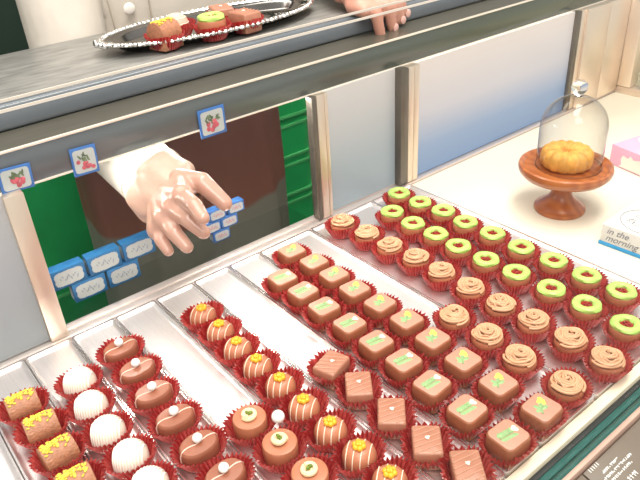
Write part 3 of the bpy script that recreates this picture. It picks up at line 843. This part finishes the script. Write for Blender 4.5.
for x, z, lab in ((.329, 0, 'bottom box of the stack'), (.3180, .0147, 'left box of the middle pair'), (.3425, .0147, 'right box of the middle pair'), (.3275, .0294, 'left box of the top pair'), (.3540, .0294, 'right box of the top pair')):
    gift(.0235, .0145, .012, 'reflected_box', (x, .640, zr+z), f'blue box reflection, {lab}, right of the hand', g)

# ------------------------------------------------------------------ price cards in front of the glass
def price_card(x0, x1, label, seed):
    w = x1-x0
    c = thing('price_card', label, 'price card', ((x0+x1)/2, .153, -.004), 0, 'grey price cards in front of the glass')
    c.rotation_euler = (math.radians(14), 0, 0)
    b = bm_new(); box(b, -w/2+.0005, w/2-.0005, -.085, 0, -.003, 0, .0005); obj('card_plate', b, M['card'], c)
    b = bm_new(); rg = random.Random(seed)
    x = -w/2+.012
    def line(xa, xb, y, hgt, dens=.0022):
        x = xa
        while x < xb:
            ww = rg.uniform(.45, .95)*dens
            for k in range(rg.choice((1, 2, 2))):
                yy = y + rg.uniform(-.3, .3)*hgt
                vs = [(x, yy-.0004), (x+ww, yy-.0004+rg.uniform(-.0003, .0003)), (x+ww, yy+.0005), (x, yy+.0005)]
                b.faces.new([b.verts.new((p[0], p[1], .0003)) for p in vs])
            if rg.random() < .7:
                xx = x + ww*rg.uniform(.2, .8)
                b.faces.new([b.verts.new((p[0], p[1], .00035)) for p in ((xx-.0003, y-hgt*.5), (xx+.0004, y-hgt*.5), (xx+.0004, y+hgt*.5), (xx-.0003, y+hgt*.5))])
            x += dens
    line(-w*.34, -w*.10, -.0090, .0022); line(-w*.40, w*.06, -.0132, .0022); line(-w*.36, w*.0, -.0172, .0022)
    line(-w*.34, -w*.08, -.0245, .0038, .0030); line(-w*.28, -w*.18, -.0300, .0030); line(-w*.32, w*.10, -.0350, .0022)
    obj('lettering', b, M['cardink'], c)
    b = bm_new(); line_b = b
    for k in range(5): 
        xx = -w/2+.006+k*.0026
        b.faces.new([b.verts.new(p) for p in ((xx, -.0035, .0003), (xx+.0007, -.0035, .0003), (xx+.0007, -.0005, .0003), (xx, -.0005, .0003))])
    obj('tick_marks', b, M['cardink'], c)
price_card(.265, .352, 'grey price card with white text in front of the glass, the left one', 1)
price_card(.3525, .4375, 'grey price card with white text in front of the glass, middle one', 2)
price_card(.438, .523, 'grey price card with white text in front of the glass, at right edge', 3)
b = bm_new(); box(b, XL, XR, .03, .1535, -.060, -.0545, .001); tag(obj('price_shelf', b, M['card']), 'narrow dark shelf under the price cards along the case front', 'shelf')

# ------------------------------------------------------------------ green crates behind the counter
def crate(name, x, y, w, d, z0, n, h, label):
    t = thing(name, label, 'crate', (x, y, z0))
    b = bm_new(); box(b, -w/2, w/2, -d/2, d/2, 0, h*n, min(w, .2)*.22, 5); obj('crate_body', b, M['crate'], t)
    b = bm_new()
    for k in range(1, n+1):
        for dz, e in ((-.006, .004), (-.028, .0025)):
            z = h*k+dz; rs = [rrect(-w/2-e, w/2+e, -d/2-e, d/2+e, min(w, .2)*.22, z+q) for q in (-.003, .003)]
            rings(b, rs)
    obj('crate_rim', b, M['crate_rim'], t); return t
crate('plastic_crate', .27, 1.36, .34, .40, -.85, 3, .285, 'tall green plastic crate stack standing behind the person at left')
crate('plastic_crate', .806, 1.22, .13, .14, -.85, 10, .095, 'ribbed green crate stack right of the dark apron')

# ------------------------------------------------------------------ person
pn = thing('person', 'person in white coat and dark apron reaching a gloved hand into the case', 'person', (.43, 1.0, -.85))
OFF = Vector((-.43, -1.0, .85))
def pp(name, me, parent=pn, m=None):
    o = obj(name, me, m, parent)
    if parent is pn: o.location = OFF
    return o
TH = [(.43, 1.0)]
SHR, SHL = Vector((.325, 1.0, .475)), Vector((.630, 1.0, .475))
ELR, WRR = Vector((.276, .868, .126)), Vector((.2425, .560, .128))
ELL, WRL = Vector((.735, .915, .335)), Vector((.594, .695, .258))
b = bm_new()
ball(b, (.465, .93, .735), .098, .80, .95, 1.18, 24, 16); ball(b, (.465, .885, .69), .05, .9, 1, 1, 16, 10)   # head and jaw
capsule(b, (.465, .96, .66), (.465, .985, .50), .050, .056)
for s in (-1, 1): ball(b, (.465+s*.079, .935, .725), .024, .45, .8, 1.25, 10, 8)
ball(b, (.465, .832, .715), .014, .8, 1.2, 1.3, 10, 8); capsule(b, (.465, .842, .74), (.465, .834, .716), .008, .011)
ball(b, (.465, 1.0, .33), .13, 1.15, .72, 1.25, 24, 14); ball(b, (.465, 1.0, .12), .13, 1.1, .72, 1.2, 24, 14); ball(b, (.465, 1.0, -.02), .15, 1.05, .75, .9, 24, 14)
for a, e, w in ((SHR, ELR, WRR), (SHL, ELL, WRL)):
    capsule(b, a, (.465+(a.x-.465)*.3, 1.0, .49), .052, .055); capsule(b, a, e, .046, .036); capsule(b, e, w, .036, .023)
for s in (-1, 1):
    capsule(b, (.465+s*.075, 1.0, -.03), (.465+s*.08, 1.0, -.42), .082, .052); capsule(b, (.465+s*.08, 1.0, -.42), (.465+s*.085, 1.01, -.79), .052, .034)
    capsule(b, (.465+s*.085, 1.02, -.815), (.465+s*.09, .87, -.825), .030, .024)
# left hand: palm on the counter edge, fingers curled over the nosing
LK = [((.5780, .652, .2500), (.5890, .6310, .2330), (.6000, .6330, .1990), .0082), ((.5985, .655, .2500), (.6100, .6310, .2370), (.6200, .6335, .2080), .0082),
      ((.6165, .660, .2490), (.6275, .6350, .2370), (.6370, .6365, .2140), .0078), ((.6320, .667, .2475), (.6425, .6400, .2365), (.6505, .6405, .2195), .0070)]
for k, p, t, r in LK:
    capsule(b, WRL, k, .021, .0118, 12); capsule(b, k, p, r+.0015, r, 12); capsule(b, p, t, r, r*.86, 12)
capsule(b, (.596, .685, .247), (.572, .655, .241), .0125, .0105, 12); capsule(b, (.572, .655, .241), (.573, .635, .2375), .0105, .009, 12)
body = pp('body', remesh(b, 'body', .0038, 3, M['skin']))
b = bm_new()
for k, p, t, r in LK: ball(b, Vector(t)+Vector((.001, -r*.78, .001)), 1, .0048, .0012, .0055, 10, 7)
pp('fingernails', mesh_of(b, 'fingernails'), pn, M['nail'])
b = bm_new()
for s in (-1, 1): ball(b, (.465+s*.030, .852, .745), .011, u=12, v=8)
pp('eyes', mesh_of(b, 'eyes'), pn, M['eye'])
b = bm_new()
for s in (-1, 1): ball(b, (.465+s*.030, .8415, .745), .0046, u=10, v=8)
pp('irises', mesh_of(b, 'irises'), pn, M['iris'])
b = bm_new(); ball(b, (.465, .838, .678), 1, .020, .006, .006, 12, 8); pp('mouth', mesh_of(b, 'mouth'), pn, M['lip'])
b = bm_new(); ball(b, (.465, .955, .765), .104, .86, .98, 1.05, 24, 16); ball(b, (.465, 1.0, .70), .075, 1, .8, 1.2, 18, 12); pp('hair', remesh(b, 'hair', .006, 2, M['hair']))
# white coat
b = bm_new()
for z, rx, ry in ((.46, .135, .088), (.40, .172, .104), (.32, .176, .108), (.22, .178, .110), (.10, .176, .110), (.0, .182, .116), (-.10, .190, .118)): pass
rings(b, [circ(rx, z, 40, ry, .465, 1.0, 2.5) for z, rx, ry in ((-.0, .155, .098), (.06, .160, .102), (.12, .166, .108), (.24, .168, .112), (.34, .172, .112), (.43, .165, .102), (.49, .110, .082), (.515, .066, .066))])
capsule(b, SHR, ELR, .062, .046, 20); capsule(b, ELR, (.2443, .590, .1285), .046, .0345, 20)
tube(b, [(.2470, .617, .1285), (.2435, .575, .128)], .0358, 24)
capsule(b, SHL, ELL, .062, .046, 20); capsule(b, ELL, (.618, .765, .288), .046, .036, 20)
coat = pp('coat', remesh(b, 'coat', .0045, 3, M['coat']))
def hoop(c, d, r, n=32):
    d = Vector(d).normalized(); a = d.orthogonal().normalized(); c = Vector(c); e = d.cross(a)
    return [c + (a*math.cos(2*PI*k/n) + e*math.sin(2*PI*k/n))*r for k in range(n)]
b = bm_new(); tube(b, hoop((.2436, .5755, .128), (.05, 1, 0), .0352), .0014, 8, True); tube(b, hoop((.2465, .606, .1285), (.05, 1, 0), .0362), .0007, 6, True)
o = obj('cuff_seam', b, M['seam_fold'], coat)
b = bm_new()
tube(b, [(.405, .8885, .10), (.405, .8872, .24), (.408, .887, .34), (.415, .893, .43)], .0012, 6)
obj('coat_placket', b, M['seam_fold'], coat)
b = bm_new(); tube(b, [(.352, .890, .20), (.347, .889, .27), (.340, .889, .36)], .0011, 6); obj('fold_shade_line', b, M['seam_fold'], coat)  # shade of a coat fold drawn as a dark line
for z in (.16, .243, .33, .41):
    b = bm_new(); ball(b, (.375, .8872+max(0, z-.36)*.1, z), 1, .0085, .003, .0085, 14, 8)
    obj('button', b, M['button'], coat)
# apron: a wrap from the waist down
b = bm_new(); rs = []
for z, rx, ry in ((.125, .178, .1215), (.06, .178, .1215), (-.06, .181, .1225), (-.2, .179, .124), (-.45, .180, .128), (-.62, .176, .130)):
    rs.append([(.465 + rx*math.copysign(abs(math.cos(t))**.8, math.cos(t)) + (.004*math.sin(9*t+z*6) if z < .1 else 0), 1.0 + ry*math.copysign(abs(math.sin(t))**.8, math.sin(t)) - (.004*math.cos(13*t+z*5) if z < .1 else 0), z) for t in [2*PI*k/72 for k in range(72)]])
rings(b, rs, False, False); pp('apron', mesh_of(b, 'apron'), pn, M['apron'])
b = bm_new()
for s in (-1, 1):
    capsule(b, (.465+s*.075, 1.0, -.05), (.465+s*.08, 1.0, -.42), .092, .066); capsule(b, (.465+s*.08, 1.0, -.42), (.465+s*.085, 1.01, -.80), .066, .050)
pp('trousers', remesh(b, 'trousers', .008, 2, M['trousers']))
# gloved right hand, palm down, fingers curling towards the chocolates
def ray(kx, kz, y): return Vector((kx*y, y, .422-kz*y))
b = bm_new()
W = Vector((.2400, .562, .1285))
K = [ray(.4530, .5340, .506), ray(.4300, .5500, .512), ray(.4090, .5660, .518), ray(.3930, .5830, .526)]
Pm = [ray(.4760, .5640, .470), ray(.4560, .5860, .482), ray(.4230, .6050, .494), ray(.3930, .6080, .511)]
Tp = [ray(.4900, .5980, .450), ray(.4860, .6300, .467), ray(.4440, .6470, .479), ray(.4030, .6380, .500)]
rad = [.0082, .0084, .0080, .0070]
for i in range(4):
    capsule(b, W, K[i], .0225, .0128, 14); capsule(b, K[i], Pm[i], rad[i]+.0014, rad[i]+.0002, 14); capsule(b, Pm[i], Tp[i], rad[i]+.0002, rad[i]*.84, 14)
for i in range(3): capsule(b, K[i], K[i+1], .0118, .0118, 12)
TB, TM, TT = ray(.455, .505, .545), ray(.500, .520, .520), ray(.5440, .5900-.006, .497)
capsule(b, W, TB, .020, .0150, 14); capsule(b, TB, TM, .0150, .0108, 14); capsule(b, TM, TT, .0108, .0084, 14)
capsule(b, TB, K[0], .0130, .0122, 14)
capsule(b, W, (.2428, .585, .1285), .0245, .0285, 16)
bmesh.ops.transform(b, matrix=Matrix.Translation(W) @ Matrix.Scale(.93, 4) @ Matrix.Translation(-W) , verts=b.verts[:])
glove = pp('glove', remesh(b, 'glove', .0016, 4, M['gloved']))
b = bm_new(); rs = []
for f, y, r in ((0, .545, .0250), (1, .556, .0292), (2, .566, .0338), (3, .574, .0372), (4, .580, .0380)):
    rs.append([(.2425 + (r+.0012*math.sin(7*t+f*1.3))*math.cos(t), y + .004*math.sin(3*t+f), .1285 + (r+.0012*math.sin(7*t+f*1.3))*math.sin(t)) for t in [2*PI*k/48 for k in range(48)]])
rings(b, rs, False, False); obj('glove_cuff', b, M['glove_film'], glove)

# ------------------------------------------------------------------ light
w = bpy.data.worlds.new('world'); scn.world = w; w.use_nodes = True
w.node_tree.nodes['Background'].inputs['Color'].default_value = (1.0, .96, .91, 1); w.node_tree.nodes['Background'].inputs['Strength'].default_value = .5
def area(name, loc, target, sx, sy, power, col=(1, .95, .88)):
    l = bpy.data.lights.new(name, 'AREA'); l.shape = 'RECTANGLE'; l.size = sx; l.size_y = sy; l.energy = power; l.color = col
    o = bpy.data.objects.new(name, l); COL.objects.link(o); o.location = loc
    o.rotation_euler = (Vector(target)-Vector(loc)).to_track_quat('-Z', 'Y').to_euler(); return o
area('ceiling_light', (.5, .15, 1.9), (.4, .4, 0), 1.6, .5, 27)
area('ceiling_light_rear', (.4, 1.45, 1.9), (.4, 1.0, .2), 1.6, .4, 9)
area('shop_light', (-.5, -.9, 1.7), (.4, .5, .1), .9, .9, 14)
area('case_light', (.4, .612, .1658), (.4, .40, 0), 1.3, .01, .9)
scn.view_settings.view_transform = 'Standard'; scn.view_settings.look = 'None'; scn.view_settings.exposure = 0.76
